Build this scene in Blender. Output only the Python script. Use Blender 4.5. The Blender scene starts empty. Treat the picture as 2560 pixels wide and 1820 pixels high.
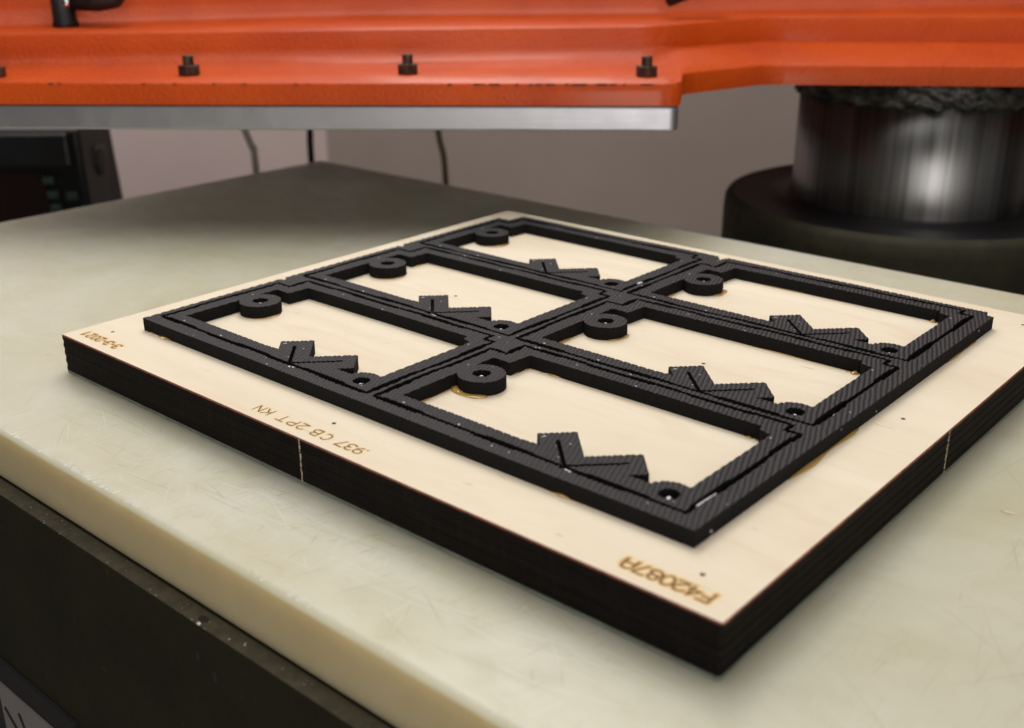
import bpy, bmesh, math, random
import numpy as np
from mathutils import Vector, Matrix
from mathutils.geometry import delaunay_2d_cdt

scene = bpy.context.scene
MM = 0.001
random.seed(7)
rng = np.random.default_rng(7)

# ------------------------------------------------------------------ camera
CAM_R = ((0.75470516, 0.6560442, -0.0051115),       # right
         (0.23735524, -0.28029736, -0.9301053),      # down
         (-0.61162293, 0.70074203, -0.3672574))      # forward
CAM_C = Vector((428.107, -202.733, 156.888))
cd = bpy.data.cameras.new('camera')
cam = bpy.data.objects.new('camera', cd)
scene.collection.objects.link(cam)
r_, d_, f_ = [Vector(v) for v in CAM_R]
M = Matrix((( r_.x, -d_.x, -f_.x), (r_.y, -d_.y, -f_.y), (r_.z, -d_.z, -f_.z))).to_4x4()
M.translation = CAM_C * MM
cam.matrix_world = M
cd.sensor_width = 36.0
cd.sensor_fit = 'HORIZONTAL'
cd.lens = 2751.37 / 2560 * 36.0
cd.clip_start = 0.01
cd.clip_end = 60
cd.dof.use_dof = True
cd.dof.focus_distance = 0.425
cd.dof.aperture_fstop = 10.5
cd.dof.aperture_blades = 7
scene.camera = cam

# ------------------------------------------------------------------ world: dim room surround
w = bpy.data.worlds.new('World')
scene.world = w
w.use_nodes = True
bg = w.node_tree.nodes['Background']
bg.inputs[0].default_value = (1.0, 0.93, 0.86, 1)
bg.inputs[1].default_value = 0.032

# ------------------------------------------------------------------ ceiling fluorescents and added fill lights
def area(name, loc, target, sx, sy, power, col):
    l = bpy.data.lights.new(name, 'AREA')
    l.shape = 'RECTANGLE'; l.size = sx * MM; l.size_y = sy * MM
    l.energy = power; l.color = col
    o = bpy.data.objects.new(name, l)
    scene.collection.objects.link(o)
    o.location = Vector(loc) * MM
    o.rotation_euler = (Vector(target) - Vector(loc)).to_track_quat('-Z', 'X').to_euler()
    return o
area('ceiling_and_fill_light', (120, 150, 1100), (120, 150, 0), 1200, 1200, 8.2, (1.0, 0.965, 0.93))
area('ceiling_and_fill_light', (-400, 745, 1400), (-330, 640, 0), 1300, 700, 10, (1.0, 0.965, 0.93))
area('ceiling_and_fill_light', (-850, 1150, 1350), (-200, 400, 0), 1500, 500, 10, (1.0, 0.965, 0.93))
area('ceiling_and_fill_light', (-1500, -250, 900), (-600, -100, 0), 900, 300, 3, (1.0, 0.965, 0.93))
area('ceiling_and_fill_light', (-1350, 600, 1200), (-1800, 1000, 0), 900, 300, 8, (1.0, 0.965, 0.93))  # added lamp aimed at the left wall to brighten it, no known fixture
area('added_fill_light', (1350, -1000, 80), (250, 250, 50), 1700, 420, 19, (1.0, 0.95, 0.90))  # added fill for upright faces, standing in for room bounce behind the camera

scene.view_settings.view_transform = 'Standard'
scene.view_settings.look = 'None'
scene.view_settings.exposure = 0.0
scene.view_settings.gamma = 1.0

# ------------------------------------------------------------------ object helpers
COL = scene.collection
def link(o): COL.objects.link(o); return o
def thing(name, label, cat, loc=(0, 0, 0), group=None):
    o = bpy.data.objects.new(name, None)
    o.empty_display_size = 0.01
    link(o); o.location = Vector(loc) * MM
    o['label'] = label; o['category'] = cat
    if group: o['group'] = group
    return o
def wloc(o):
    v = Vector((0, 0, 0))
    while o is not None:
        v = v + o.location; o = o.parent
    return v
def mesh_from(name, V, F, mats, smooth=False, fm=None):
    me = bpy.data.meshes.new(name)
    me.from_pydata([tuple(float(c) * MM for c in v) for v in V], [], [tuple(f) for f in F])
    for m in mats: me.materials.append(m)
    if fm is not None: me.polygons.foreach_set('material_index', list(fm))
    if smooth: me.polygons.foreach_set('use_smooth', [True] * len(me.polygons))
    me.update()
    return me
def part(name, me, parent=None, label=None, off=(0, 0, 0)):
    """link a mesh whose vertices are in world mm; parent without moving it"""
    o = bpy.data.objects.new(name, me); link(o)
    o.location = Vector(off) * MM
    if parent is not None:
        o.location = o.location - wloc(parent)
        o.parent = parent
    if label: o['label'] = label
    return o
def bm_part(name, bm, mats, parent=None, label=None, smooth=False, bevel=0.0, seg=2, ang=0.6):
    bmesh.ops.remove_doubles(bm, verts=bm.verts, dist=1e-4)
    bmesh.ops.recalc_face_normals(bm, faces=bm.faces)
    if bevel > 0:
        es = [e for e in bm.edges if len(e.link_faces) == 2 and e.calc_face_angle(0) > ang]
        bmesh.ops.bevel(bm, geom=es, offset=bevel, segments=seg, affect='EDGES', profile=0.5)
    me = bpy.data.meshes.new(name)
    bmesh.ops.scale(bm, vec=(MM, MM, MM), verts=bm.verts)
    if smooth:
        for f in bm.faces: f.smooth = True
    bm.to_mesh(me); bm.free()
    for m in mats: me.materials.append(m)
    return part(name, me, parent, label)
def add_box(bm, x0, y0, z0, x1, y1, z1):
    vs = [bm.verts.new(p) for p in ((x0,y0,z0),(x1,y0,z0),(x1,y1,z0),(x0,y1,z0),(x0,y0,z1),(x1,y0,z1),(x1,y1,z1),(x0,y1,z1))]
    for q in ((0,3,2,1),(4,5,6,7),(0,1,5,4),(1,2,6,5),(2,3,7,6),(3,0,4,7)):
        bm.faces.new([vs[i] for i in q])
def add_prism(bm, poly, z0, z1):
    a = [bm.verts.new((x, y, z0)) for x, y in poly]
    b = [bm.verts.new((x, y, z1)) for x, y in poly]
    n = len(poly)
    bm.faces.new(a[::-1]); bm.faces.new(b)
    for i in range(n): bm.faces.new((a[i], a[(i+1) % n], b[(i+1) % n], b[i]))
def lathe(prof, cx, cy, seg=96):
    V, F = [], []
    n = len(prof)
    for i in range(seg):
        a = 2 * math.pi * i / seg
        for r, z in prof: V.append((cx + r * math.cos(a), cy + r * math.sin(a), z))
    for i in range(seg):
        j = (i + 1) % seg
        for k in range(n - 1): F.append((i*n+k, j*n+k, j*n+k+1, i*n+k+1))
    return V, F
def tube(path, r, seg=10, cap=True):
    V, F = [], []
    P = [Vector(p) for p in path]
    rr = r if hasattr(r, '__len__') else [r] * len(P)
    up = Vector((0.13, 0.21, 0.97))
    for i, p in enumerate(P):
        t = (P[min(i+1, len(P)-1)] - P[max(i-1, 0)]).normalized()
        a = t.cross(up)
        if a.length < 0.1: a = t.cross(Vector((1, 0, 0)))
        a.normalize(); b = t.cross(a)
        for k in range(seg):
            th = 2 * math.pi * k / seg
            V.append(p + (a * math.cos(th) + b * math.sin(th)) * rr[i])
    for i in range(len(P)-1):
        for k in range(seg):
            k2 = (k+1) % seg
            F.append((i*seg+k, i*seg+k2, (i+1)*seg+k2, (i+1)*seg+k))
    if cap:
        F.append(tuple(range(seg))[::-1]); F.append(tuple((len(P)-1)*seg + k for k in range(seg)))
    return V, F

# ------------------------------------------------------------------ material helpers
class NT:
    def __init__(s, name):
        s.m = bpy.data.materials.new(name); s.m.use_nodes = True
        s.t = s.m.node_tree; s.b = s.t.nodes['Principled BSDF']
        s.co = s.t.nodes.new('ShaderNodeTexCoord').outputs['Object']
    def n(s, typ, **kw):
        x = s.t.nodes.new(typ)
        for k, v in kw.items(): setattr(x, k, v)
        return x
    def l(s, a, b): s.t.links.new(a, b)
    def map(s, scale=(1,1,1), rot=(0,0,0), loc=(0,0,0)):
        x = s.n('ShaderNodeMapping'); s.l(s.co, x.inputs[0])
        x.inputs['Scale'].default_value = scale; x.inputs['Rotation'].default_value = rot; x.inputs['Location'].default_value = loc
        return x.outputs[0]
    def noise(s, scale, detail=4, rough=0.55, vec=None, dist=0.0):
        x = s.n('ShaderNodeTexNoise'); s.l(vec or s.co, x.inputs['Vector'])
        x.inputs['Scale'].default_value = scale; x.inputs['Detail'].default_value = detail
        x.inputs['Roughness'].default_value = rough; x.inputs['Distortion'].default_value = dist
        return x.outputs[0]
    def ramp(s, fac, stops):
        x = s.n('ShaderNodeValToRGB'); s.l(fac, x.inputs[0])
        e = x.color_ramp.elements
        while len(e) < len(stops): e.new(0.5)
        for i, (p, c) in enumerate(stops):
            e[i].position = p; e[i].color = c if len(c) == 4 else (*c, 1)
        return x.outputs[0]
    def mix(s, fac, a, b, mode='MIX'):
        x = s.n('ShaderNodeMix', data_type='RGBA', blend_type=mode)
        if isinstance(fac, (int, float)): x.inputs[0].default_value = fac
        else: s.l(fac, x.inputs[0])
        for i, v in ((6, a), (7, b)):
            if isinstance(v, tuple): x.inputs[i].default_value = (*v, 1) if len(v) == 3 else v
            else: s.l(v, x.inputs[i])
        return x.outputs[2]
    def math(s, op, a, b=0.0, c=0.0, clamp=False):
        x = s.n('ShaderNodeMath', operation=op); x.use_clamp = clamp
        for i, v in enumerate((a, b, c)):
            if isinstance(v, (int, float)): x.inputs[i].default_value = v
            else: s.l(v, x.inputs[i])
        return x.outputs[0]
    def bump(s, h, strength, dist, prev=None):
        x = s.n('ShaderNodeBump'); s.l(h, x.inputs['Height'])
        x.inputs['Strength'].default_value = strength; x.inputs['Distance'].default_value = dist * MM
        if prev is not None: s.l(prev, x.inputs['Normal'])
        s.l(x.outputs[0], s.b.inputs['Normal']); return x.outputs[0]
    def set(s, **kw):
        for k, v in kw.items():
            i = s.b.inputs[k.replace('_', ' ')]
            if isinstance(v, (int, float)): i.default_value = v
            elif isinstance(v, tuple): i.default_value = (*v, 1) if len(v) == 3 and i.type == 'RGBA' else v
            else: s.l(v, i)
        return s
G3 = lambda v: (v, v, v, 1)

def mat_simple(name, col, rough, metal=0.0, bump=None, var=0.0, varscale=200, **kw):
    n = NT(name)
    if var > 0:
        f = n.noise(varscale, 5, 0.6)
        c = n.mix(n.ramp(f, [(0.35, G3(0)), (0.7, G3(1))]), tuple(x * (1 - var) for x in col), tuple(min(1, x * (1 + var)) for x in col))
        n.set(Base_Color=c)
    else: n.set(Base_Color=col)
    n.set(Roughness=rough, Metallic=metal, **kw)
    if bump: n.bump(n.noise(bump[0], 4, 0.6), bump[1], bump[2])
    return n.m

# foam: closed-cell ejection rubber
def make_foam(name, base, side):
    n = NT(name)
    v = n.noise(900, 3, 0.6); big = n.noise(60, 3, 0.5)
    c = n.mix(n.ramp(v, [(0.3, G3(0)), (0.75, G3(1))]), tuple(x * 0.72 for x in base), tuple(x * 1.3 for x in base))
    c = n.mix(n.math('MULTIPLY', big, 0.35), c, tuple(x * 1.35 for x in base))
    # tiny glints put into the base colour as pale specks
    vo = n.n('ShaderNodeTexVoronoi', feature='F1'); n.l(n.co, vo.inputs['Vector']); vo.inputs['Scale'].default_value = 700
    sel = n.n('ShaderNodeSeparateColor'); n.l(vo.outputs['Color'], sel.inputs[0])
    near = n.math('LESS_THAN', vo.outputs['Distance'], 0.30)
    rare = n.math('GREATER_THAN', sel.outputs[0], 0.972 if not side else 0.993)
    patch = n.math('GREATER_THAN', n.noise(140, 2, 0.5), 0.50)
    sp = n.math('MULTIPLY', n.math('MULTIPLY', near, rare), patch)
    c = n.mix(sp, c, (0.42, 0.42, 0.45))
    n.set(Base_Color=c, Roughness=0.56 if not side else 0.86)
    n.b.inputs['Specular IOR Level'].default_value = 0.34 if not side else 0.13
    vb = n.n('ShaderNodeTexVoronoi', feature='F1'); n.l(n.co, vb.inputs['Vector']); vb.inputs['Scale'].default_value = 2400 if not side else 1900
    h = n.math('ADD', n.math('MULTIPLY', vb.outputs['Distance'], 0.7), n.noise(1500, 3, 0.6))
    n.bump(h, 0.5 if not side else 0.9, 0.12 if not side else 0.25)
    return n.m
M_foam = make_foam('foam_top', (0.0112, 0.0105, 0.0125), False)
M_foam_side = make_foam('foam_cut_side', (0.010, 0.0095, 0.0095), True)

# birch veneer
def make_birch():
    n = NT('birch_veneer')
    g = n.noise(9, 5, 0.55, n.map((0.35, 3.2, 1), (0, 0, 0.15)), 0.6)
    g2 = n.noise(220, 4, 0.6, n.map((0.05, 1.0, 1), (0, 0, 0.10)))
    fl = n.noise(30, 3, 0.6, n.map((0.5, 1.6, 1)), 1.5)
    c = n.mix(n.ramp(g, [(0.3, G3(0)), (0.72, G3(1))]), (0.78, 0.675, 0.51), (0.87, 0.78, 0.62))
    c = n.mix(n.math('MULTIPLY', n.ramp(g2, [(0.55, G3(0)), (0.8, G3(1))]), 0.35), c, (0.70, 0.57, 0.42))
    c = n.mix(n.math('MULTIPLY', n.ramp(fl, [(0.52, G3(0)), (0.72, G3(1))]), 0.42), c, (0.74, 0.575, 0.40))
    # dark pin streaks
    st = n.noise(160, 2, 0.5, n.map((0.35, 2.4, 1), (0, 0, 0.12)))
    c = n.mix(n.math('MULTIPLY', n.ramp(st, [(0.735, G3(0)), (0.76, G3(1))]), 0.45), c, (0.42, 0.30, 0.2))
    # burn halo round the engraving
    at = n.n('ShaderNodeAttribute', attribute_name='burn')
    nb = n.noise(260, 3, 0.6)
    bn = n.math('MULTIPLY', at.outputs['Fac'], n.math('ADD', n.math('MULTIPLY', nb, 1.5), 0.15))
    c = n.mix(n.ramp(bn, [(0.03, G3(0)), (0.5, G3(1))]), c, n.mix(n.ramp(bn, [(0.4, G3(0)), (1.0, G3(1))]), (0.80, 0.575, 0.26), (0.42, 0.20, 0.07)))
    n.set(Base_Color=c, Roughness=0.62)
    n.b.inputs['Specular IOR Level'].default_value = 0.2
    n.bump(n.math('ADD', g2, n.math('MULTIPLY', n.noise(900, 3, 0.6), 0.6)), 0.35, 0.05)
    return n.m
M_birch = make_birch()

def make_burnt():
    n = NT('laser_burnt_edge')
    st = n.noise(420, 4, 0.65, n.map((0.02, 0.02, 1)))
    v = n.noise(500, 4, 0.65, n.map((1, 1, 0.12)))
    c = n.mix(n.ramp(st, [(0.35, G3(0)), (0.7, G3(1))]), (0.0035, 0.0028, 0.0025), (0.011, 0.0078, 0.0065))
    c = n.mix(n.math('MULTIPLY', n.ramp(v, [(0.5, G3(0)), (0.8, G3(1))]), 0.5), c, (0.026, 0.016, 0.011))
    n.set(Base_Color=c, Roughness=0.72)
    n.b.inputs['Specular IOR Level'].default_value = 0.12
    n.bump(n.math('ADD', st, n.math('MULTIPLY', v, 0.5)), 0.6, 0.15)
    return n.m
M_burnt = make_burnt()
M_scorch = mat_simple('scorched_rim', (0.17, 0.038, 0.017), 0.7, var=0.55, varscale=250)
M_engrave = mat_simple('engraved_char', (0.035, 0.010, 0.005), 0.8, var=0.5, varscale=900)
M_engrave_soft = mat_simple('engraved_gold_char', (0.13, 0.052, 0.014), 0.8, var=0.35, varscale=900)
M_dark = mat_simple('dark_hole', (0.012, 0.009, 0.008), 0.8)
M_fibre = mat_simple('pale_wood_fibre', (0.72, 0.60, 0.42), 0.8, var=0.3, varscale=2500)
M_backing = mat_simple('clear_backing_edge', (0.17, 0.20, 0.17), 0.3, var=0.3, varscale=120)
M_steel = mat_simple('steel_rule', (0.22, 0.22, 0.235), 0.38, 1.0)
M_tube = mat_simple('punch_steel', (0.8, 0.8, 0.82), 0.25, 1.0)
M_glint = mat_simple('nick_glint', (0.85, 0.84, 0.88), 0.3, 0.3)

def make_glue():
    n = NT('amber_glue')
    n.set(Base_Color=(0.78, 0.47, 0.13), Roughness=0.08, IOR=1.5)
    n.b.inputs['Transmission Weight'].default_value = 0.35
    n.b.inputs['Coat Weight'].default_value = 0.6
    n.b.inputs['Coat Roughness'].default_value = 0.04
    n.bump(n.noise(220, 2, 0.5), 0.25, 0.5)
    return n.m
M_glue = make_glue()

def make_pad():
    n = NT('translucent_cutting_pad')
    big = n.noise(9, 4, 0.6, None, 0.8)
    sm = n.noise(48, 6, 0.7, n.map((1, 1.6, 1)))
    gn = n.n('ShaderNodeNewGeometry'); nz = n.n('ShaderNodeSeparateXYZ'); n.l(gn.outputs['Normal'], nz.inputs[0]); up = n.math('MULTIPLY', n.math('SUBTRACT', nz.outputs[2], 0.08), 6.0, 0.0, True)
    c = n.mix(n.ramp(big, [(0.3, G3(0)), (0.7, G3(1))]), (0.53, 0.505, 0.355), (0.645, 0.63, 0.515))
    c = n.mix(n.math('MULTIPLY', n.ramp(sm, [(0.48, G3(0)), (0.72, G3(1))]), 0.32), c, (0.47, 0.42, 0.26))
    bumps = None
    # knife scratches: several families of long thin cuts
    hs = []
    for k, (rot, sc, th) in enumerate(((0.55, 420, 0.004), (-0.35, 380, 0.004), (1.25, 360, 0.004), (2.2, 430, 0.004))):
        mp = n.map((1.0, 0.02, 1.0), (0, 0, rot), (3.1 * k, 1.7 * k, 0))
        wv = n.noise(sc, 1, 0.4, mp)
        line = n.math('LESS_THAN', n.math('ABSOLUTE', n.math('SUBTRACT', wv, 0.5)), th)
        gate = n.noise(14 + 3 * k, 2, 0.5, n.map((1, 1, 1), (0, 0, 0), (9.3 * k, 4, 2)))
        g = n.ramp(gate, [(0.50, G3(0)), (0.62, G3(1))])
        hs.append(n.math('MULTIPLY', line, g))
    scr = n.math('MAXIMUM', n.math('MAXIMUM', hs[0], hs[1]), n.math('MAXIMUM', hs[2], hs[3]))
    scr = n.math('MULTIPLY', scr, up)
    # dirt caught in the cuts
    c = n.mix(n.math('MULTIPLY', scr, 0.22), c, (0.34, 0.26, 0.15))
    sp = n.noise(330, 3, 0.7, n.map((1, 0.45, 1), (0, 0, 0.9)))
    c = n.mix(n.math('MULTIPLY', n.ramp(sp, [(0.70, G3(0)), (0.76, G3(1))]), 0.45), c, (0.42, 0.32, 0.18))
    # the sawn sides have yellowed
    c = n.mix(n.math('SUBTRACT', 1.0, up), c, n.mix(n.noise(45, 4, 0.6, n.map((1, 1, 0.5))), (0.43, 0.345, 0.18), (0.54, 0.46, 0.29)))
    n.set(Base_Color=c, Roughness=n.ramp(sm, [(0.3, G3(0.32)), (0.7, G3(0.5))]))
    n.b.inputs['Specular IOR Level'].default_value = 0.5
    n.b.inputs['Subsurface Weight'].default_value = 1.0
    n.b.inputs['Subsurface Radius'].default_value = (1.0, 0.93, 0.74)
    n.b.inputs['Subsurface Scale'].default_value = 0.028
    h = n.math('SUBTRACT', n.math('MULTIPLY', n.noise(900, 3, 0.6, n.map((1, 0.12, 1), (0, 0, 0.6))), 0.35), scr)
    n.bump(h, 0.35, 0.15)
    return n.m
M_pad = make_pad()

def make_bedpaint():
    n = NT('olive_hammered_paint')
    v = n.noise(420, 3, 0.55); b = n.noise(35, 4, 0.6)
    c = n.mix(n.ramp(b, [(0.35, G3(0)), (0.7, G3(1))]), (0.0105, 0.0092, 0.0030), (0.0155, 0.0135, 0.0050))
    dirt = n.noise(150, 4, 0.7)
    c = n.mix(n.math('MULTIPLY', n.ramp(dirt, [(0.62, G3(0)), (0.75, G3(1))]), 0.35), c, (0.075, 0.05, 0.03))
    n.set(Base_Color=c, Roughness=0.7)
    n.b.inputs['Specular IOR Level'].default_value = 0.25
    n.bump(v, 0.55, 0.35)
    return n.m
M_bed = make_bedpaint()

def make_orange():
    n = NT('orange_machine_paint')
    b = n.noise(14, 4, 0.6)
    c = n.mix(n.ramp(b, [(0.3, G3(0)), (0.7, G3(1))]), (0.48, 0.053, 0.0035), (0.60, 0.079, 0.0045))
    dull = n.noise(30, 4, 0.65)
    n.set(Base_Color=c, Roughness=n.ramp(dull, [(0.35, G3(0.42)), (0.7, G3(0.6))]))
    n.b.inputs['Coat Weight'].default_value = 0.18
    n.b.inputs['Coat Roughness'].default_value = 0.14
    n.b.inputs['Specular IOR Level'].default_value = 0.22
    p = n.bump(n.noise(430, 2, 0.55), 0.75, 0.9)
    n.bump(n.noise(20, 3, 0.5), 0.25, 3.0, p)
    return n.m
M_orange = make_orange()
M_chip = mat_simple('chipped_paint', (0.05, 0.03, 0.02), 0.8)
M_alu = NT('machined_aluminium')
_a = M_alu
_a.set(Base_Color=_a.mix(_a.ramp(_a.noise(60, 4, 0.6), [(0.3, G3(0)), (0.7, G3(1))]), (0.42, 0.42, 0.455), (0.45, 0.45, 0.485)), Metallic=0.85, Roughness=_a.ramp(_a.noise(90, 4, 0.6), [(0.3, G3(0.36)), (0.7, G3(0.42))]))
_a.bump(_a.noise(250, 3, 0.6, _a.map((0.1, 0.1, 2))), 0.25, 0.2)
M_alu = _a.m
M_bolt = mat_simple('rusty_black_bolt', (0.075, 0.047, 0.033), 0.55, 0.5, (700, 0.5, 0.3), 0.5, 300)
def make_chrome():
    n = NT('chromed_shaft')
    s = n.noise(55, 4, 0.7, n.map((1, 1, 0.02)))
    n.set(Base_Color=n.mix(n.ramp(s, [(0.35, G3(0)), (0.65, G3(1))]), (0.13, 0.13, 0.128), (0.36, 0.355, 0.35)), Metallic=1.0,
          Roughness=n.ramp(s, [(0.3, G3(0.30)), (0.7, G3(0.42))]))
    n.b.inputs['Anisotropic'].default_value = 0.4
    tg = n.n('ShaderNodeTangent', direction_type='RADIAL', axis='Z'); n.l(tg.outputs[0], n.b.inputs['Tangent'])
    n.bump(s, 0.25, 0.3)
    return n.m
M_chrome = make_chrome()
def make_grease():
    n = NT('dark_grease')
    v = n.noise(90, 4, 0.65)
    n.set(Base_Color=n.mix(n.ramp(v, [(0.4, G3(0)), (0.75, G3(1))]), (0.006, 0.0055, 0.0045), (0.11, 0.105, 0.08)), Roughness=0.42)
    n.bump(v, 0.9, 2.2)
    return n.m
M_grease = make_grease()
M_black = mat_simple('black_plastic', (0.010, 0.010, 0.011), 0.42, var=0.3, varscale=80)
M_blackg = mat_simple('black_rubber', (0.006, 0.006, 0.007), 0.5)
M_display = mat_simple('brown_display', (0.022, 0.010, 0.008), 0.3)
M_button = mat_simple('green_grey_button', (0.05, 0.085, 0.07), 0.5)
M_knob = mat_simple('grey_knob', (0.03, 0.032, 0.027), 0.4)
M_wall = mat_simple('painted_wall', (0.68, 0.54, 0.515), 0.85, 0, (30, 0.1, 1.0), 0.05, 3)
M_cable_b = mat_simple('beige_cable', (0.78, 0.72, 0.60), 0.5)
M_cable_k = mat_simple('black_pipe', (0.02, 0.021, 0.02), 0.4)
M_cable_o = mat_simple('brown_hose', (0.30, 0.23, 0.11), 0.5)
M_floor = mat_simple('grey_concrete', (0.16, 0.145, 0.13), 0.8, 0, (20, 0.2, 3), 0.2, 4)
M_label = mat_simple('grey_plate_face', (0.17, 0.155, 0.15), 0.5)

# ------------------------------------------------------------------ die geometry data (mm)
W, D, T = 318.7, 284.7, 15.9
H = 5.4
PX, PY = 132.22, 76.33
ZB = -T - 1.2                    # underside of the die = pad top
random.seed(3)

def offset_side(p0, p1, nrm, lo, hi, seed, period=21.0):
    """points from p0 to p1, pushed along nrm by a stepwise-changing amount (slot width varies as cut)"""
    r = random.Random(seed)
    p0 = Vector(p0); p1 = Vector(p1); L = (p1 - p0).length; n = Vector(nrm)
    pts = []; s = 0.0; wide = r.random() < 0.5
    step = 0.3
    k = max(1, int(L / step)); cur = lo
    marks = []
    pos = 0
    while pos < L:
        ln = period * (0.6 + 0.8 * r.random()); marks.append((pos, hi if wide else lo)); wide = not wide; pos += ln
    for i in range(k + 1):
        s = L * i / k
        tgt = lo
        for m, v in marks:
            if s >= m: tgt = v
        if s < 2.0 or s > L - 2.0: tgt = lo
        cur += max(-0.12, min(0.12, tgt - cur))
        pts.append(p0 + (p1 - p0) * (i / k) + n * (cur + 0.03 * math.sin(s * 5.1 + seed)))
    return pts

X0, X1, Y0, Y1 = 26.3, 154.9, 32.3, 104.7
PATH = [(X0, Y0), (X1, Y0), (X1, 99.9), (149.8, 99.9), (149.8, Y1), (34.5, Y1), (34.5, 93.5), (X0, 93.5)]
PATHN = [(0, 1), (-1, 0), (0, -1), (-1, 0), (0, -1), (1, 0), (0, -1), (1, 0)]   # inward normals
def slot_loop(sign, lo, hi, seed):
    """sign=+1 pushes into the cell (outer edge of the ring), -1 outward (edge of the border sheet)"""
    out = []
    n = len(PATH)
    for i in range(n):
        a = Vector(PATH[i]); b = Vector(PATH[(i + 1) % n])
        nm = Vector(PATHN[i]); npv = Vector(PATHN[i - 1]); nn = Vector(PATHN[(i + 1) % n])
        a2 = a + npv * sign * lo; b2 = b + nn * sign * lo
        out.append(offset_side(a2, b2, nm * sign, lo, hi, seed + i))
    return out
def densify(pts, step=0.3, closed=True):
    out = []
    n = len(pts)
    for i in range(n if closed else n - 1):
        a = Vector(pts[i]); b = Vector(pts[(i + 1) % n]); L = (b - a).length
        k = max(1, int(round(L / step)))
        for j in range(k): out.append(a + (b - a) * j / k)
    return out
def clean(loop, eps=0.05):
    out = []
    for p in loop:
        if not out or (Vector(p) - out[-1]).length > eps: out.append(Vector(p))
    if (out[0] - out[-1]).length < eps: out.pop()
    return out

# ring outer boundary with the two knife slots of the W
sides = slot_loop(+1, 0.9, 1.6, 11)
front = sides[0]
fy = lambda x: min(front, key=lambda p: abs(p.x - x)).y
a0 = [p for p in front if p.x < 109.6]
a1 = [p for p in front if p.x > 112.8]
yl = fy(109.6); yr = fy(112.8)
w2 = 0.92
wv = [(143.08 - yl, yl), (97.55, 45.5), (98.5, 46.45), (111.0, 33.95), (124.55, 47.45), (125.45, 46.5), (78.92 + yr, yr)]
ring_outer = clean(a0 + densify(wv, 0.3, False) + [Vector(wv[-1])] + a1 + [p for s in sides[1:] for p in s])
def arc(cx, cy, r, a0, a1, n):
    return [(cx + r * math.cos(math.radians(a0 + (a1 - a0) * i / n)), cy + r * math.sin(math.radians(a0 + (a1 - a0) * i / n))) for i in range(n + 1)]
bx, by, br = 41.2, 72.1, 9.1
da = math.degrees(math.acos((33.9 - bx) / br))     # where the boss leaves the left wall
opening = [(33.9, 39.3), (60, 39.4), (88, 39.1), (94.8, 39.6), (95.6, 39.9), (89.7, 45.7), (98.9, 55.0), (111.6, 42.1), (124.7, 55.1),
           (133.8, 45.0), (129.2, 40.5), (137.2, 40.6)] \
    + arc(144.6, 38.4, 7.8, 160, 66, 14) + [(147.8, 46.9), (147.7, 70), (147.6, 93.4), (144.2, 94.4), (142.6, 95.2), (142.2, 97.6), (95, 97.8), (43.0, 97.6),
           (42.2, 86.9), (33.8, 86.9), (33.9, by + br * math.sin(math.radians(da)))] \
    + arc(bx, by, br, da, -da, 30)[1:] 
opening = clean(densify(opening, 0.3))
hole_a = clean(arc(41.2, 72.2, 3.4, 0, 348, 29)); hole_b = clean(arc(145.1, 38.7, 3.2, 0, 348, 29))

# border sheet
border_outer = [(22.6, 25.5), (160, 25.7), (294.3, 25.4), (294.5, 150), (294.2, 256.8), (290.9, 256.9), (290.2, 261.2), (225, 262.0), (164.0, 262.9), (162.0, 257.8),
                (158.4, 262.6), (90, 262.2), (31.5, 262.3), (30.6, 251.4), (22.6, 250.8), (22.0, 200), (21.9, 177.6), (24.4, 175.8), (24.4, 174.4), (22.3, 174.0), (21.9, 120),
                (21.9, 101.2), (24.6, 99.4), (24.6, 98.3), (22.2, 98.0), (22.1, 60)]
border_outer = clean(densify(border_outer, 0.35))
r2 = random.Random(5)
border_holes = []
for ci in range(2):
    for cj in range(3):
        lp = clean([p for s in slot_loop(-1, 0.55, 1.1, 31 + 10 * (ci * 3 + cj)) for p in s])
        border_holes.append([p + Vector((ci * PX, cj * PY)) for p in lp])

V1 = np.array((-0.55, 1.36)); V2 = np.array((1.42, 1.05))
LAT = np.linalg.inv(np.stack([V1, V2], 1))
def relief(P):
    """waffle relief moulded in the sheet: ridges along V1, dimpled every 1.47 mm"""
    ab = P @ LAT.T
    wob = 0.10 * np.sin(P[:, 0] * 0.31 + P[:, 1] * 0.17) + 0.06 * np.sin(P[:, 0] * 1.7 - P[:, 1] * 1.1) * np.sin(P[:, 1] * 0.9) + 0.05 * np.sin(P[:, 1] * 0.43 - P[:, 0] * 0.11)
    a = ab[:, 0] + wob; b = ab[:, 1] + wob
    rb = 0.5 - 0.5 * np.cos(2 * np.pi * b); ra = 0.5 - 0.5 * np.cos(2 * np.pi * (a + 0.25 * b))
    z = 0.46 * rb ** 1.3 * (0.2 + 0.8 * ra)
    lump = 0.10 * np.sin(P[:, 0] * 0.07 + 1.3) * np.sin(P[:, 1] * 0.09)
    return -z + lump + 0.12
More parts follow.
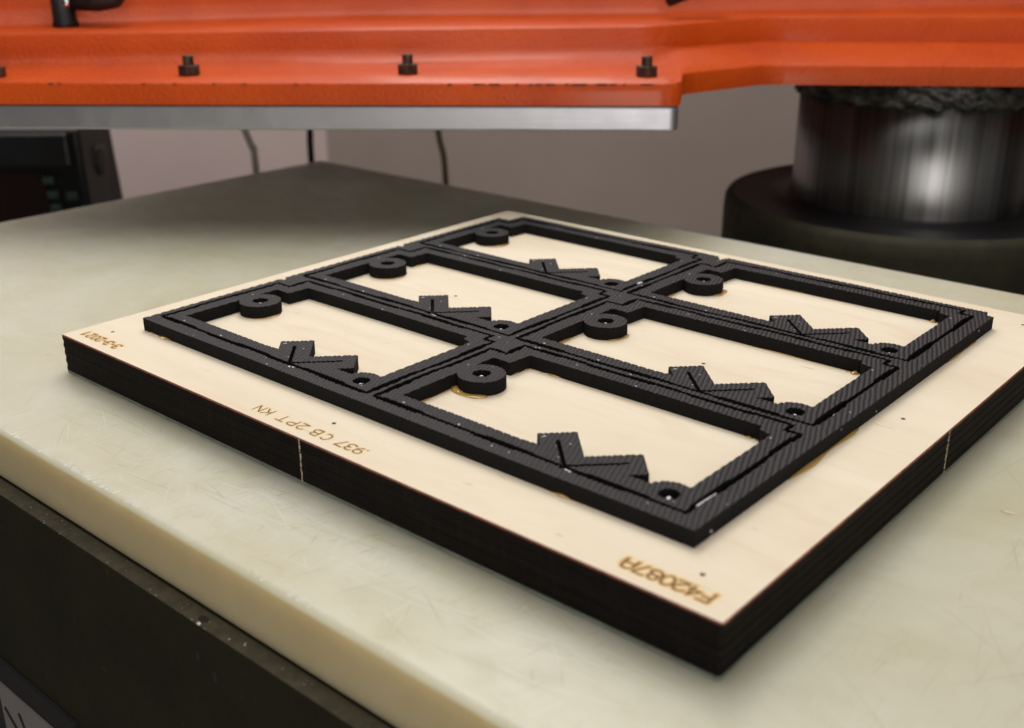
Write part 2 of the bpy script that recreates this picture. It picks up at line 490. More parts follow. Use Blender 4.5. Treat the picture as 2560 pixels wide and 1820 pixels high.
def foam_mesh(name, outer, holes, sub=5):
    loops = [outer] + holes
    bp = []; edges = []
    for lp in loops:
        s = len(bp); n = len(lp)
        bp += [tuple(p) for p in lp]
        edges += [(s + i, s + (i + 1) % n) for i in range(n)]
    bp = np.array(bp)
    # lattice-aligned interior points
    mn = bp.min(0); mx = bp.max(0)
    corners = np.array([(x, y) for x in (mn[0], mx[0]) for y in (mn[1], mx[1])]) @ LAT.T
    A = np.arange(math.floor(corners[:, 0].min()), math.ceil(corners[:, 0].max()), 1.0 / sub)
    B = np.arange(math.floor(corners[:, 1].min()), math.ceil(corners[:, 1].max()), 1.0 / (sub + 1))
    aa, bb = np.meshgrid(A, B); G = aa.ravel()[:, None] * V1 + bb.ravel()[:, None] * V2
    G = G[(G[:, 0] > mn[0]) & (G[:, 0] < mx[0]) & (G[:, 1] > mn[1]) & (G[:, 1] < mx[1])]
    # raster occupancy: inside / near-boundary, scanline on a fine grid
    def inside(P):
        res = np.zeros(len(P), bool)
        order = np.argsort(P[:, 1], kind='stable'); Ps = P[order]; rs = np.zeros(len(P), bool)
        e = np.array(edges); a = bp[e[:, 0]]; b = bp[e[:, 1]]
        ys = Ps[:, 1]
        for (x0, y0), (x1, y1) in zip(a, b):
            if y0 == y1: continue
            lo, hi = (y0, y1) if y0 < y1 else (y1, y0)
            i0 = np.searchsorted(ys, lo, 'left'); i1 = np.searchsorted(ys, hi, 'left')
            if i1 > i0:
                xi = x0 + (Ps[i0:i1, 1] - y0) * (x1 - x0) / (y1 - y0)
                rs[i0:i1] ^= Ps[i0:i1, 0] < xi
        res[order] = rs
        return res
    q = 0.15
    occ = set()
    for x, y in bp:
        i = int(math.floor(x / q)); j = int(math.floor(y / q))
        for di in (-1, 0, 1):
            for dj in (-1, 0, 1): occ.add((i + di) * 100000 + j + dj)
    G = G[inside(G)]
    key = np.floor(G[:, 0] / q).astype(np.int64) * 100000 + np.floor(G[:, 1] / q).astype(np.int64)
    G = G[~np.isin(key, np.array(list(occ)))]
    allp = np.vstack([bp, G])
    res = delaunay_2d_cdt([Vector(p) for p in allp.tolist()], edges, [], 0, 1e-5)
    vs = np.array([tuple(v) for v in res[0]]); fs = np.array(res[2])
    cen = vs[fs].mean(1)
    fs = fs[inside(cen)]
    nz = rng.normal(0, 0.012, len(vs))
    z = H + relief(vs) + nz
    V = np.column_stack([vs, z])
    nv = len(V)
    # wall: map each boundary point to its output vertex
    orig = res[3]
    m = {}
    for i, o in enumerate(orig):
        for k in o: m[k] = i
    nb = len(bp)
    mid = np.column_stack([bp + rng.normal(0, 0.045, bp.shape), np.full(nb, H * 0.5) + rng.normal(0, 0.2, nb)])
    bot = np.column_stack([bp + rng.normal(0, 0.03, bp.shape), np.full(nb, 0.02)])
    V = np.vstack([V, mid, bot])
    F = [tuple(f) for f in fs.tolist()]; fm = [0] * len(F)
    for a, b in edges:
        ta, tb = m[a], m[b]
        F.append((tb, ta, nv + a, nv + b)); fm.append(1)
        F.append((nv + b, nv + a, nv + nb + a, nv + nb + b)); fm.append(1)
    me = bpy.data.meshes.new(name)
    me.from_pydata((V * MM).tolist(), [], F)
    me.materials.append(M_foam); me.materials.append(M_foam_side)
    me.polygons.foreach_set('material_index', fm)
    me.polygons.foreach_set('use_smooth', [x == 0 for x in fm])
    me.update()
    bm = bmesh.new(); bm.from_mesh(me); bmesh.ops.recalc_face_normals(bm, faces=bm.faces); bm.to_mesh(me); bm.free()
    # keep normals of the top pointing up
    return me

die = thing('cutting_die', 'plywood steel-rule cutting die with black ejection foam lying on the cutting pad', 'cutting die', (W / 2, D / 2, ZB))
border_me = foam_mesh('foam_border', border_outer, border_holes, 4)
border = part('foam_border', border_me, die)
ring_me = foam_mesh('foam_ring', ring_outer, [opening[::-1], hole_a, hole_b], 5)

# steel rule following the slot (shared by the six cells)
def rule_mesh():
    bm = bmesh.new()
    pts = [Vector(p) for p in PATH]
    def strip(a, b, hw=0.36, z1=H - 2.1):
        a = Vector(a); b = Vector(b); d = (b - a).normalized(); nn = Vector((-d.y, d.x)) * hw
        sec = lambda p: [bm.verts.new((p.x + nn.x, p.y + nn.y, -2)), bm.verts.new((p.x + nn.x, p.y + nn.y, z1 - 0.5)), bm.verts.new((p.x, p.y, z1)), bm.verts.new((p.x - nn.x, p.y - nn.y, z1 - 0.5)), bm.verts.new((p.x - nn.x, p.y - nn.y, -2))]
        s = sec(a); e = sec(b)
        for i in range(4): bm.faces.new((s[i], s[i+1], e[i+1], e[i]))
        bm.faces.new(s[::-1]); bm.faces.new(e)
    for i in range(len(pts)): strip(pts[i], pts[(i+1) % len(pts)])
    strip((111.6, 32.4), (98.6, 45.4)); strip((111.8, 33.7), (124.4, 46.4))
    bmesh.ops.recalc_face_normals(bm, faces=bm.faces)
    bmesh.ops.scale(bm, vec=(MM,)*3, verts=bm.verts)
    me = bpy.data.meshes.new('steel_rule'); bm.to_mesh(me); bm.free(); me.materials.append(M_steel)
    return me
rule_me = rule_mesh()
def punch_mesh():
    V, F = lathe([(0.5, -0.4), (0.5, H - 1.2), (0.68, H - 1.1), (0.85, H - 1.35), (0.85, -0.4)], 0, 0, 24)
    return mesh_from('punch_tube', V, F, [M_tube], True)
punch_me = punch_mesh()

# ---- glue beads
def bead(path, w, h, seed=0):
    """half-round lump along a path on the board; w,h lists"""
    V, F = [], []
    n = len(path); K = 8
    for i, p in enumerate(path):
        a = Vector(path[max(i-1, 0)]); b = Vector(path[min(i+1, n-1)])
        t = (b - a).normalized(); nn = Vector((-t.y, t.x))
        for k in range(K + 1):
            th = math.pi * k / K
            V.append((p[0] + nn.x * w[i] * math.cos(th), p[1] + nn.y * w[i] * math.cos(th), 0.01 + h[i] * math.sin(th) ** 0.8))
    for i in range(n - 1):
        for k in range(K):
            F.append((i*(K+1)+k, (i+1)*(K+1)+k, (i+1)*(K+1)+k+1, i*(K+1)+k+1))
    return V, F
def glue_arc(cx, cy, r, a0, a1, w, h, seed):
    rr = random.Random(seed); n = 26
    ph = rr.random() * 6
    P, Wd, Hh = [], [], []
    for i in range(n + 1):
        t = i / n; a = math.radians(a0 + (a1 - a0) * t)
        env = math.sin(math.pi * min(1, max(0, t))) ** 0.5 * (0.75 + 0.25 * math.sin(t * 7 + ph))
        P.append((cx + r * math.cos(a), cy + r * math.sin(a))); Wd.append(max(0.03, w * env)); Hh.append(max(0.02, h * env))
    return bead(P, Wd, Hh)
def glue_line(p0, p1, w, h, seed):
    rr = random.Random(seed); n = 26; ph = rr.random() * 6
    P, Wd, Hh = [], [], []
    for i in range(n + 1):
        t = i / n
        env = math.sin(math.pi * t) ** 0.5 * (0.6 + 0.4 * math.sin(t * 9 + ph))
        P.append((p0[0] + (p1[0] - p0[0]) * t, p0[1] + (p1[1] - p0[1]) * t)); Wd.append(max(0.03, w * env)); Hh.append(max(0.02, h * env))
    return bead(P, Wd, Hh)
GL = []
def cellp(ci, cj, x, y): return (x + ci * PX, y + cj * PY)
def ga(ci, cj, a0, a1, w, h, s, r=9.3):
    c = cellp(ci, cj, bx, by); GL.append(glue_arc(c[0], c[1], r, a0, a1, w, h, s))
def gl(ci, cj, p, q, w, h, s): GL.append(glue_line(cellp(ci, cj, *p), cellp(ci, cj, *q), w, h, s))
ga(1, 0, -150, -34, 3.2, 1.3, 1, 9.4); gl(1, 0, (34.1, 40), (34.2, 66), 0.9, 0.5, 2); gl(1, 0, (43.0, 97.3), (60, 97.5), 0.7, 0.6, 3); gl(1, 0, (42.4, 88), (43.0, 97.2), 0.6, 0.5, 31)
ga(1, 1, -50, 30, 1.7, 0.7, 4); gl(1, 1, (34.1, 42), (34.2, 66), 1.2, 0.5, 5); gl(1, 1, (90, 97.5), (141, 97.3), 0.7, 0.35, 6); gl(1, 1, (136, 96.6), (142, 96.6), 1.9, 1.0, 7)
ga(1, 2, -30, 45, 2.8, 0.7, 8); gl(1, 2, (34.1, 42), (34.2, 66), 0.7, 0.4, 9); gl(1, 2, (45, 97.5), (100, 97.5), 0.5, 0.3, 10); gl(1, 2, (137, 97.0), (142, 96.6), 1.2, 1.2, 11)
ga(0, 0, -60, 30, 1.2, 0.6, 12); gl(0, 0, (26, 25.3), (44, 25.4), 1.3, 0.8, 13); gl(0, 0, (134.0, 42.8), (133.0, 46), 0.9, 0.9, 14); gl(0, 0, (104.5, 49.6), (101.8, 52.3), 0.8, 0.8, 15)
ga(0, 1, -70, 25, 0.9, 0.5, 16); ga(0, 2, -100, 30, 1.7, 0.7, 17); gl(0, 2, (42.4, 87), (43.0, 97), 0.7, 0.4, 18); gl(0, 1, (42.4, 87), (43.0, 97), 0.6, 0.4, 19)
gl(1, 0, (136, 97.2), (142, 97.0), 0.9, 0.5, 20)
gl(1, 0, (104.2, 49.8), (101.5, 52.5), 0.8, 0.6, 28); gl(1, 0, (134.3, 41.5), (137.5, 41.2), 0.7, 0.5, 29)
GL.append(glue_line((294.6, 78), (294.6, 128), 2.2, 0.5, 22)); GL.append(glue_line((294.6, 205), (294.6, 238), 0.9, 0.4, 23)); GL.append(glue_line((243, 25.3), (256, 25.3), 0.9, 0.7, 24))
hole_me = mesh_from('hole_floor', [(3.35 * math.cos(a), 3.35 * math.sin(a), z) for z in (0.03, 1.2) for a in np.linspace(0, 2 * math.pi, 24, endpoint=False)], [tuple(range(24))[::-1], tuple(range(24, 48))] + [(k, (k+1) % 24, 24 + (k+1) % 24, 24 + k) for k in range(24)], [M_foam_side])
rings = {}
rule_zoff = 0
for cj in range(3):
    for ci in range(2):
        o = part('foam_ring', ring_me, die, off=(ci * PX, cj * PY, 0))
        s = part('steel_rule', rule_me, die, off=(ci * PX, cj * PY, 0))
        for hx, hy in ((41.2, 72.1), (145.1, 38.4)):
            part('hole_floor', hole_me, die, off=(ci * PX + hx, cj * PY + hy + .15, 0))
            part('punch_tube', punch_me, die, off=(ci * PX + hx, cj * PY + hy, 0))
for V, F in GL: part('glue_bead', mesh_from('glue_bead', V, F, [M_glue], True), die)

# slivers of bare steel in the slots, their glint put into a pale colour
def sliver(p, q, w, z):
    p = Vector(p); q = Vector(q); d = (q - p).normalized(); n = Vector((-d.y, d.x)) * w
    bm = bmesh.new()
    add_prism(bm, [tuple(p - n), tuple(q - n * 0.4), tuple(q + n * 0.6), tuple(p + n)], z - 0.8, z)
    bm_part('steel_nick', bm, [M_glint], die)
sliver((113.5, 30.6), (116.0, 31.2), 0.45, H + 0.05)
sliver(cellp(0, 2, 153.6, 47), cellp(0, 2, 153.9, 50.5), 0.8, H)
sliver(cellp(1, 0, 154.7, 38), cellp(1, 0, 155.0, 48), 0.22, H - 0.1)
sliver(cellp(1, 0, 112.5, 31.4), cellp(1, 0, 115.5, 31.1), 0.3, H + 0.02)
sliver(cellp(1, 1, 156.0, 44.5), cellp(1, 1, 156.3, 46), 0.25, H)
sliver(cellp(0, 1, 112.5, 31.2), cellp(0, 1, 114.8, 31.1), 0.4, H + 0.02)

# ---- plywood: blackened ply edges + veneer top
def rounded_rect(x0, y0, x1, y1, r, n=5):
    return arc(x1 - r, y0 + r, r, -90, 0, n) + arc(x1 - r, y1 - r, r, 0, 90, n) + arc(x0 + r, y1 - r, r, 90, 180, n) + arc(x0 + r, y0 + r, r, 180, 270, n)
plyV, plyF, plyM = [], [], []
rect = densify(rounded_rect(0, 0, W, D, 1.3), 4.0)
n_ = len(rect); levels = []
zz = -0.32
prof = [(0.40, 0.0), (0.0, -0.30), (0.0, -0.55)]
for k in range(9):
    z0 = -0.60 - k * 1.70; z1 = z0 - 1.5
    ins = (0.0, 0.16)[k % 2]
    prof += [(ins, z0 - 0.05), (ins, z1), (0.30, z1 - 0.08)]
prof[-1] = (0.25, -T)
rr_ = random.Random(9)
for ins, z in prof:
    for p in rect:
        c = Vector((W / 2, D / 2)); d = p - c
        ox = -1 if p.x < 2 else (1 if p.x > W - 2 else 0); oy = -1 if p.y < 2 else (1 if p.y > D - 2 else 0)
        j = rr_.uniform(-0.02, 0.02)
        ii = abs(ins) + (0.0 if ins >= 0 else 0)
        plyV.append((p.x - ox * (ii + j), p.y - oy * (ii + j), z))
for l in range(len(prof) - 1):
    for i in range(n_):
        plyF.append((l*n_+i, (l+1)*n_+i, (l+1)*n_+(i+1) % n_, l*n_+(i+1) % n_)); plyM.append(1 if l <= 1 else 0)
plyF.append(tuple(range((len(prof)-1)*n_, len(prof)*n_))); plyM.append(0)
ply = part('plywood_board', mesh_from('plywood_board', plyV, plyF, [M_burnt, M_scorch], False, plyM), die)

# engraving strokes (single-line lettering, 0..1 units; s = reading direction, t = up)
def el(cx, cy, rx, ry, a0, a1, n=12): return [(cx + rx * math.cos(math.radians(a0 + (a1-a0)*i/n)), cy + ry * math.sin(math.radians(a0 + (a1-a0)*i/n))) for i in range(n + 1)]
GLY = {
 'N': [[(0, 0), (0, 1), (.8, 0), (.8, 1)]], 'K': [[(0, 0), (0, 1)], [(.8, 1), (0, .38)], [(.28, .6), (.8, 0)]],
 'T': [[(.45, 0), (.45, 1)], [(0, 1), (.9, 1)]], 'P': [[(0, 0), (0, 1), (.45, 1)] + el(.45, .75, .35, .25, 90, -90, 8) + [(0, .5)]],
 '2': [el(.4, .72, .38, .28, 170, -30, 10) + [(0, 0), (.8, 0)]], 'B': [[(0, 0), (0, 1), (.45, 1)] + el(.45, .77, .3, .23, 90, -90, 8) + [(0, .54)], [(.45, .54)] + el(.47, .27, .35, .27, 90, -90, 8) + [(0, 0)]],
 'C': [el(.45, .5, .45, .5, 50, 310, 16)], '7': [[(0, 1), (.8, 1), (.25, 0)]],
 '3': [el(.35, .76, .38, .24, 150, -90, 10), el(.35, .27, .42, .27, 90, -150, 10)],
 '9': [el(.4, .68, .38, .32, 0, 360, 16), [(.78, .68), (.74, .35), (.55, .1), (.25, 0)]], '.': [[(.1, .0), (.2, 0.05)]], '-': [[(.0, .45), (.5, .45)]],
 '0': [el(.4, .5, .4, .5, 0, 360, 18)], '1': [[(.2, .78), (.45, 1), (.45, 0)]], 'F': [[(0, 0), (0, 1), (.8, 1)], [(0, .55), (.6, .55)]],
 '4': [[(.6, 0), (.6, 1), (0, .32), (.85, .32)]], '8': [el(.4, .75, .32, .25, 0, 360, 14), el(.4, .26, .4, .26, 0, 360, 14)],
 'A': [[(0, 0), (0, .6)] + el(.4, .6, .4, .4, 180, 0, 10) + [(.8, 0)], [(0, .38), (.8, .38)]] }
STROKES = []
def lettering(chars, base, h, wdt, mat, label, lw, depth_burn):
    V, F = [], []
    for ch, xr in chars:
        for pl in GLY[ch]:
            P = [Vector((xr - s * wdt, base - t * h)) for s, t in pl]
            for i in range(len(P) - 1):
                a, b = P[i], P[i+1]
                STROKES.append((a.x, a.y, b.x, b.y, depth_burn))
                d = (b - a); L = d.length
                if L < 1e-4: continue
                d /= L; nn = Vector((-d.y, d.x)) * lw / 2; e = d * lw * 0.4
                k = len(V)
                q = [a - e - nn, b + e - nn, b + e + nn, a - e + nn]
                zt = 0.030 + 0.0004 * (len(F) % 17)
                V += [(p.x, p.y, zt) for p in q]; F.append((k, k+1, k+2, k+3))
    return part('engraved_lettering', mesh_from('engraved_lettering', V, F, [mat]), ply, label)
lettering([('.', 182.0), ('9', 180.8), ('3', 176.6), ('7', 172.5), ('C', 164.9), ('B', 159.5), ('2', 152.2), ('P', 147.2), ('T', 142.0), ('K', 133.3), ('N', 128.7)], 8.8, 4.1, 4.1, M_engrave, 'thin dark burnt lettering', 0.42, 0.85)
lettering([('3', 32.8), ('-', 29.3), ('3', 26.6), ('-', 23.0), ('2', 20.2), ('0', 16.7), ('2', 12.9), ('1', 8.6)], 9.3, 4.0, 3.5, M_engrave_soft, 'scorched brown date', 0.5, 1.2)
lettering([('F', 310.8), ('4', 307.3), ('2', 303.4), ('0', 299.4), ('8', 295.4), ('7', 291.4), ('A', 287.2)], 9.8, 4.6, 4.3, M_engrave_soft, 'golden brown scorched lettering', 0.6, 1.5)
# veneer top sheet with burn attribute
xs = sorted(set([0.42] + list(np.arange(2, 318, 6.0)) + list(np.arange(4, 36, .4)) + list(np.arange(123, 184.5, .4)) + list(np.arange(281, 313.5, .4)) + [W - 0.42]))
ys = sorted(set([0.42] + list(np.arange(2.4, 14, .4)) + list(np.arange(14, D - 2, 6.0)) + [D - 0.42]))
xs = [x for i, x in enumerate(xs) if i == 0 or x - xs[i-1] > 0.05]; ys = [y for i, y in enumerate(ys) if i == 0 or y - ys[i-1] > 0.05]
gx, gy = np.meshgrid(xs, ys); GP = np.column_stack([gx.ravel(), gy.ravel()])
dist = np.full(len(GP), 99.0); fac = np.zeros(len(GP))
for x0, y0, x1, y1, bstr in STROKES:
    a = np.array((x0, y0)); d = np.array((x1 - x0, y1 - y0)); L2 = d @ d + 1e-9
    t = np.clip(((GP - a) @ d) / L2, 0, 1); q = a + t[:, None] * d
    dd = np.linalg.norm(GP - q, axis=1)
    # scorching drifts towards the back
    dd2 = np.where(GP[:, 1] > q[:, 1], dd * 0.75, dd)
    fac = np.maximum(fac, np.clip(1 - dd2 / (1.15 * bstr), 0, 1) ** 1.3 * min(1, bstr))
nx_ = len(xs)
tF = [(j*nx_+i, j*nx_+i+1, (j+1)*nx_+i+1, (j+1)*nx_+i) for j in range(len(ys)-1) for i in range(nx_-1)]
tme = mesh_from('veneer_sheet', [(x, y, 0.006) for x, y in GP], tF, [M_birch])
at = tme.attributes.new('burn', 'FLOAT', 'POINT'); at.data.foreach_set('value', fac.astype(np.float32))
part('veneer_sheet', tme, ply)
# pilot holes burnt through the veneer
hp = [(9.1, 12.0), (156.6, 15.5), (303.0, 15.8), (302.9, 144.7), (302.4, 270.6), (91.1, 144.2), (223.2, 144.9)]
hx = [(14.2, 15.7)] + hp[1:]
ph_me = None
for i, (x, y) in enumerate(hx):
    V = [(0.8 * math.cos(a), 0.8 * math.sin(a), 0.022) for a in np.linspace(0, 2 * math.pi, 20, endpoint=False)]
    if ph_me is None: ph_me = mesh_from('pilot_hole', V, [tuple(range(20))], [M_dark])
    part('pilot_hole', ph_me, ply, off=(x, y, 0))
# pale centre marks where the laser skipped
def nick(vertical_at, side):
    bm = bmesh.new(); rr = random.Random(4 if side == 'f' else 6)
    z = -0.3
    while z > -T + 0.6:
        L = rr.uniform(0.6, 1.9); j = rr.uniform(-0.12, 0.12); wd = rr.uniform(0.06, 0.17)
        if side == 'f': add_box(bm, vertical_at + j - wd, -0.10, max(z - L, -T), vertical_at + j + wd, 0.4, z)
        else: add_box(bm, W - 0.4, vertical_at + j - wd, max(z - L, -T), W + 0.10, vertical_at + j + wd, z)
        z -= L + rr.uniform(0.05, 0.5)
    bm_part('centre_mark', bm, [M_fibre], ply)
nick(157.0, 'f'); nick(145.6, 'r')
bm = bmesh.new(); add_prism(bm, rounded_rect(0.1, 0.1, W - 0.1, D - 0.1, 1.2), ZB + 0.02, -T - 0.01)
bm_part('backing_sheet', bm, [M_backing], die)

# ------------------------------------------------------------------ cutting pad
PZ0 = -40.6
pad = thing('cutting_pad', 'thick translucent white plastic cutting pad scratched all over under the die', 'cutting pad', (120, 160, PZ0))
bm = bmesh.new()
def grid_box_pad():
    x0, x1, y0, y1 = -277.5, 700.0, -45.9, 370.5
    poly = [(x0, y0), (x1, y0), (x1, y1), (x0, y1)]
    add_prism(bm, poly, PZ0, ZB)
grid_box_pad()
bm_part('pad_block', bm, [M_pad], pad, bevel=2.4, seg=5)
# raised burrs and nicks along the front edge
M_burr = mat_simple('raised_plastic_burr', (0.82, 0.80, 0.76), 0.4, var=0.1, varscale=900)
bm = bmesh.new(); rr = random.Random(12)
for i in range(46):
    x = rr.choice([rr.uniform(30, 130), rr.uniform(30, 300)]); L = rr.uniform(1.0, 5.0); a = rr.uniform(0.9, 1.5)
    y = -45.7 + rr.uniform(-0.1, 0.5); wd = rr.uniform(0.08, 0.3); hh = rr.uniform(0.08, 0.35)
    dx, dy = math.cos(a) * L * rr.choice((-1, 1)), math.sin(a) * L
    v = [bm.verts.new(p) for p in ((x - wd, y, ZB - 0.05), (x + wd, y, ZB - 0.05), (x + dx, y + dy, ZB + 0.01), (x, y + 0.3, ZB + hh))]
    for q in ((0, 1, 3), (1, 2, 3), (2, 0, 3), (0, 2, 1)): bm.faces.new([v[k] for k in q])
o = bm_part('edge_burrs', bm, [M_burr], pad); o['kind'] = 'stuff'
# knife scratches: hundreds of hair-thin cuts, some pale, some filled with dirt
M_scr_d = mat_simple('dirty_cut', (0.38, 0.31, 0.19), 0.7, var=0.3, varscale=300)
M_scr_l = mat_simple('fresh_cut', (0.76, 0.75, 0.70), 0.4)
rr = random.Random(77)
def scratches(n, areas, wmin, wmax, mat):
    V, F = [], []
    for i in range(n):
        (x0, y0, x1, y1, a0, da, lmin, lmax) = rr.choice(areas)
        x = rr.uniform(x0, x1); y = rr.uniform(y0, y1); a = a0 + rr.gauss(0, da); L = rr.uniform(lmin, lmax) * rr.uniform(0.4, 1)
        cv = rr.gauss(0, 0.002); w = rr.uniform(wmin, wmax); k = 6; base = len(V); ok = True
        z = ZB + 0.012 + 0.00005 * (i % 60); pts = []
        for j in range(k + 1):
            t = j / k * L; aa = a + cv * t
            pts.append((x + math.cos(aa) * t, y + math.sin(aa) * t, math.sin(math.pi * (0.04 + 0.92 * j / k)), aa))
        if any(p[1] < -44.5 or p[1] > 368 or p[0] < -275 or (-1.5 < p[0] < W + 1.5 and -1.5 < p[1] < D + 1.5) for p in pts): continue
        for px_, py_, s, aa in pts:
            nx, ny = -math.sin(aa) * w * s / 2, math.cos(aa) * w * s / 2
            V.append((px_ + nx, py_ + ny, z)); V.append((px_ - nx, py_ - ny, z))
        for j in range(k): F.append((base + 2*j, base + 2*j+1, base + 2*j+3, base + 2*j+2))
    o = part('knife_scratches', mesh_from('knife_scratches', V, F, [mat]), pad); o['kind'] = 'stuff'
FRONT = (20, -44, 300, -3, 1.15, 0.12, 3, 22); FRONT2 = (30, -40, 300, -5, 0.1, 0.1, 8, 60); FRONT3 = (0, -44, 300, -2, 2.1, 0.5, 5, 40)
RIGHT = (322, -40, 470, 300, 0.9, 0.9, 8, 70); RIGHT2 = (322, -44, 460, 200, 2.4, 0.3, 15, 90); BACK = (-250, 20, -5, 360, 1.0, 1.2, 10, 80)
NEAR = (120, -24, 290, -3, 1.25, 0.07, 2, 11)
scratches(360, [FRONT, FRONT, FRONT2, FRONT3, RIGHT, RIGHT, RIGHT2, BACK, NEAR, NEAR, NEAR], 0.05, 0.16, M_scr_d)
scratches(230, [FRONT, FRONT2, FRONT2, FRONT3, FRONT3, RIGHT, BACK], 0.05, 0.15, M_scr_l)
# fleck of plywood on the pad
bm = bmesh.new(); add_prism(bm, [(0, 0), (2.2, -.5), (4.6, 0.1), (4.0, .9), (1.5, .6)], ZB, ZB + 0.25)
o = bm_part('wood_splinter', bm, [M_fibre]); o.location = Vector((341.5, 134.0, 0)) * MM
o['label'] = 'tiny brown wood splinter lying on the white pad right of the die'; o['category'] = 'splinter'

# ------------------------------------------------------------------ press bed
bed = thing('clicker_press', 'cutting press with orange swing arm on chromed column and olive bed', 'press', (200, 160, -700))
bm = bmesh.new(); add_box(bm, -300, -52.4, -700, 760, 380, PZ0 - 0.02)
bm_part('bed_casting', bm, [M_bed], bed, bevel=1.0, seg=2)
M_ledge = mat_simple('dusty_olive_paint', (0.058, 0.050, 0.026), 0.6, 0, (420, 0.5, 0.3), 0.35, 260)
bm = bmesh.new(); add_box(bm, -299, -52.0, PZ0 - 0.3, 759, -45.95, PZ0 + 0.01)
bm_part('ledge', bm, [M_ledge], bed)
bm = bmesh.new(); add_box(bm, -160, -54.2, -260, 72, -52.5, -129.5)
bm_part('dark_panel', bm, [M_blackg], bed)
bm = bmesh.new(); add_box(bm, 5.2, -55.2, -230, 60, -54.25, -141.5)
plate = bm_part('label_plate', bm, [M_label], bed)
bm = bmesh.new()
def bar(bm, a, b, w):
    a = Vector(a); b = Vector(b); d = (b - a).normalized(); n = Vector((-d.y, d.x)) * w
    q = [a - n, b - n, b + n, a + n]
    vs = [bm.verts.new((p.x, -55.5, p.y)) for p in q]; vt = [bm.verts.new((p.x, -55.21, p.y)) for p in q]
    bm.faces.new(vs); bm.faces.new(vt[::-1])
    for i in range(4): bm.faces.new((vs[i], vt[i], vt[(i+1) % 4], vs[(i+1) % 4]))
bar(bm, (22.5, -149.5), (27.5, -160.5), 1.1); bar(bm, (8.5, -153.5), (30, -171), 1.2); bar(bm, (34, -155.5), (36.5, -166), 1.0)
bm_part('plate_lettering', bm, [M_blackg], plate)
rr = random.Random(21); bm = bmesh.new()
for (x, z, s) in ((166.6, -53.0, 1.6), (174.9, -56.6, 2.0), (150, -47.5, 0.6)):
    bm.free(); bm = bmesh.new()
    add_box(bm, x - s * .45, -52.55, z - s, x + s * .4, -52.39, z + s)
    bm_part('paint_chip', bm, [M_dark], bed); bm = bmesh.new()
bm.free(); bm = bmesh.new(); add_prism(bm, [(167.2 + 2.2 * math.cos(a), -49.2 + 1.4 * math.sin(a)) for a in np.linspace(0, 6.28, 12, endpoint=False)], PZ0 - 0.1, PZ0 + 0.06)
bm_part('oil_spot', bm, [M_blackg], bed)
bm = bmesh.new()
for i in range(34):
    x = rr.uniform(30, 260); y = rr.uniform(-52.2, -46.3); s = rr.uniform(0.06, 0.16)
    add_box(bm, x - s, y - s, PZ0 - 0.05, x + s, y + s * .7, PZ0 + s * .6)
for x, y, s in ((168.4, -51.6, 0.5), (188, -49, .22), (182, -50.3, .2)): add_box(bm, x - s, y - s, PZ0 - 0.05, x + s, y + s * .5, PZ0 + s)
o = bm_part('white_crumbs', bm, [M_burr]); o['kind'] = 'stuff'; o['label'] = 'white plastic crumbs scattered along the olive bed ledge'; o['category'] = 'crumbs'

# ------------------------------------------------------------------ press arm (orange casting) with platen
FH = Vector((-0.65757, 0.75339, 0)); RT = Vector((0.7547, 0.6560, 0)).normalized()
arm = bed
# stations: A flange bottom front, C shelf back, D web foot, zE web top, F upper shelf back
hA0 = Vector((-227.7, 94.5)); hA1 = Vector((81.6, 337.0)); hd = (hA1 - hA0).normalized()
def ex(p, q, k): return (Vector(p) + (Vector(p) - Vector(q)).normalized() * k)
ST = []
def station(A, C, Dp, zE, Fp, zD=86.04): ST.append((Vector(A), Vector(C), Vector(Dp), zE, Vector(Fp), zD))
C0, C1, C2 = (-271.4, 116.6), (-104.6, 265.5), (28.6, 376.7)
D0, D1, D2 = (-282.5, 120.8), (-120.6, 280.5), (12.0, 400.1)
station(ex(hA0, hA1, 50), ex(C0, C1, 50), ex(D0, D1, 50), 98.29, ex((-309.2, 146.3), (-188.5, 341.6), 40))
station(hA0, C0, D0, 98.29, (-309.2, 146.3))
station((-62.0, 224.6), C1, D1, 98.57, (-188.5, 342.1))
station((70.5, 328.4), C2, D2, 99.49, (-30.7, 460.5))
station((78.3, 334.4), (33.6, 381.3), (17.0, 405.2), 99.67, (-21.7, 467.0))
station((80.6, 337.6), (35.0, 384.0), (18.4, 407.5), 99.77, (-18.9, 469.7))
station((81.2, 342.1), (35.9, 385.9), (19.3, 409.4), 99.86, (-17.1, 471.6))
station((59.5, 377.5), (41.0, 397.8), (25.3, 419.0), 100.04, (-12.5, 477.1))
station((61.8, 393.2), (43.3, 412.6), (29.9, 431.9), 100.41, (-6.0, 486.3))
station((73.4, 447.5), (59.4, 467.0), (46.5, 488.1), 101.42, (31.6, 516.6))
station((85.2, 457.3), (72.3, 477.1), (61.3, 501.0), 101.61, (46.5, 528.7))
station((206.6, 542.1), (194.9, 560.0), (183.8, 584.9), 102.25, (170.0, 619.9))
station((337.7, 633.7), (326.6, 654.0), (315.6, 678.9), 102.62, (300.8, 716.7))
bm = bmesh.new()
prev = None
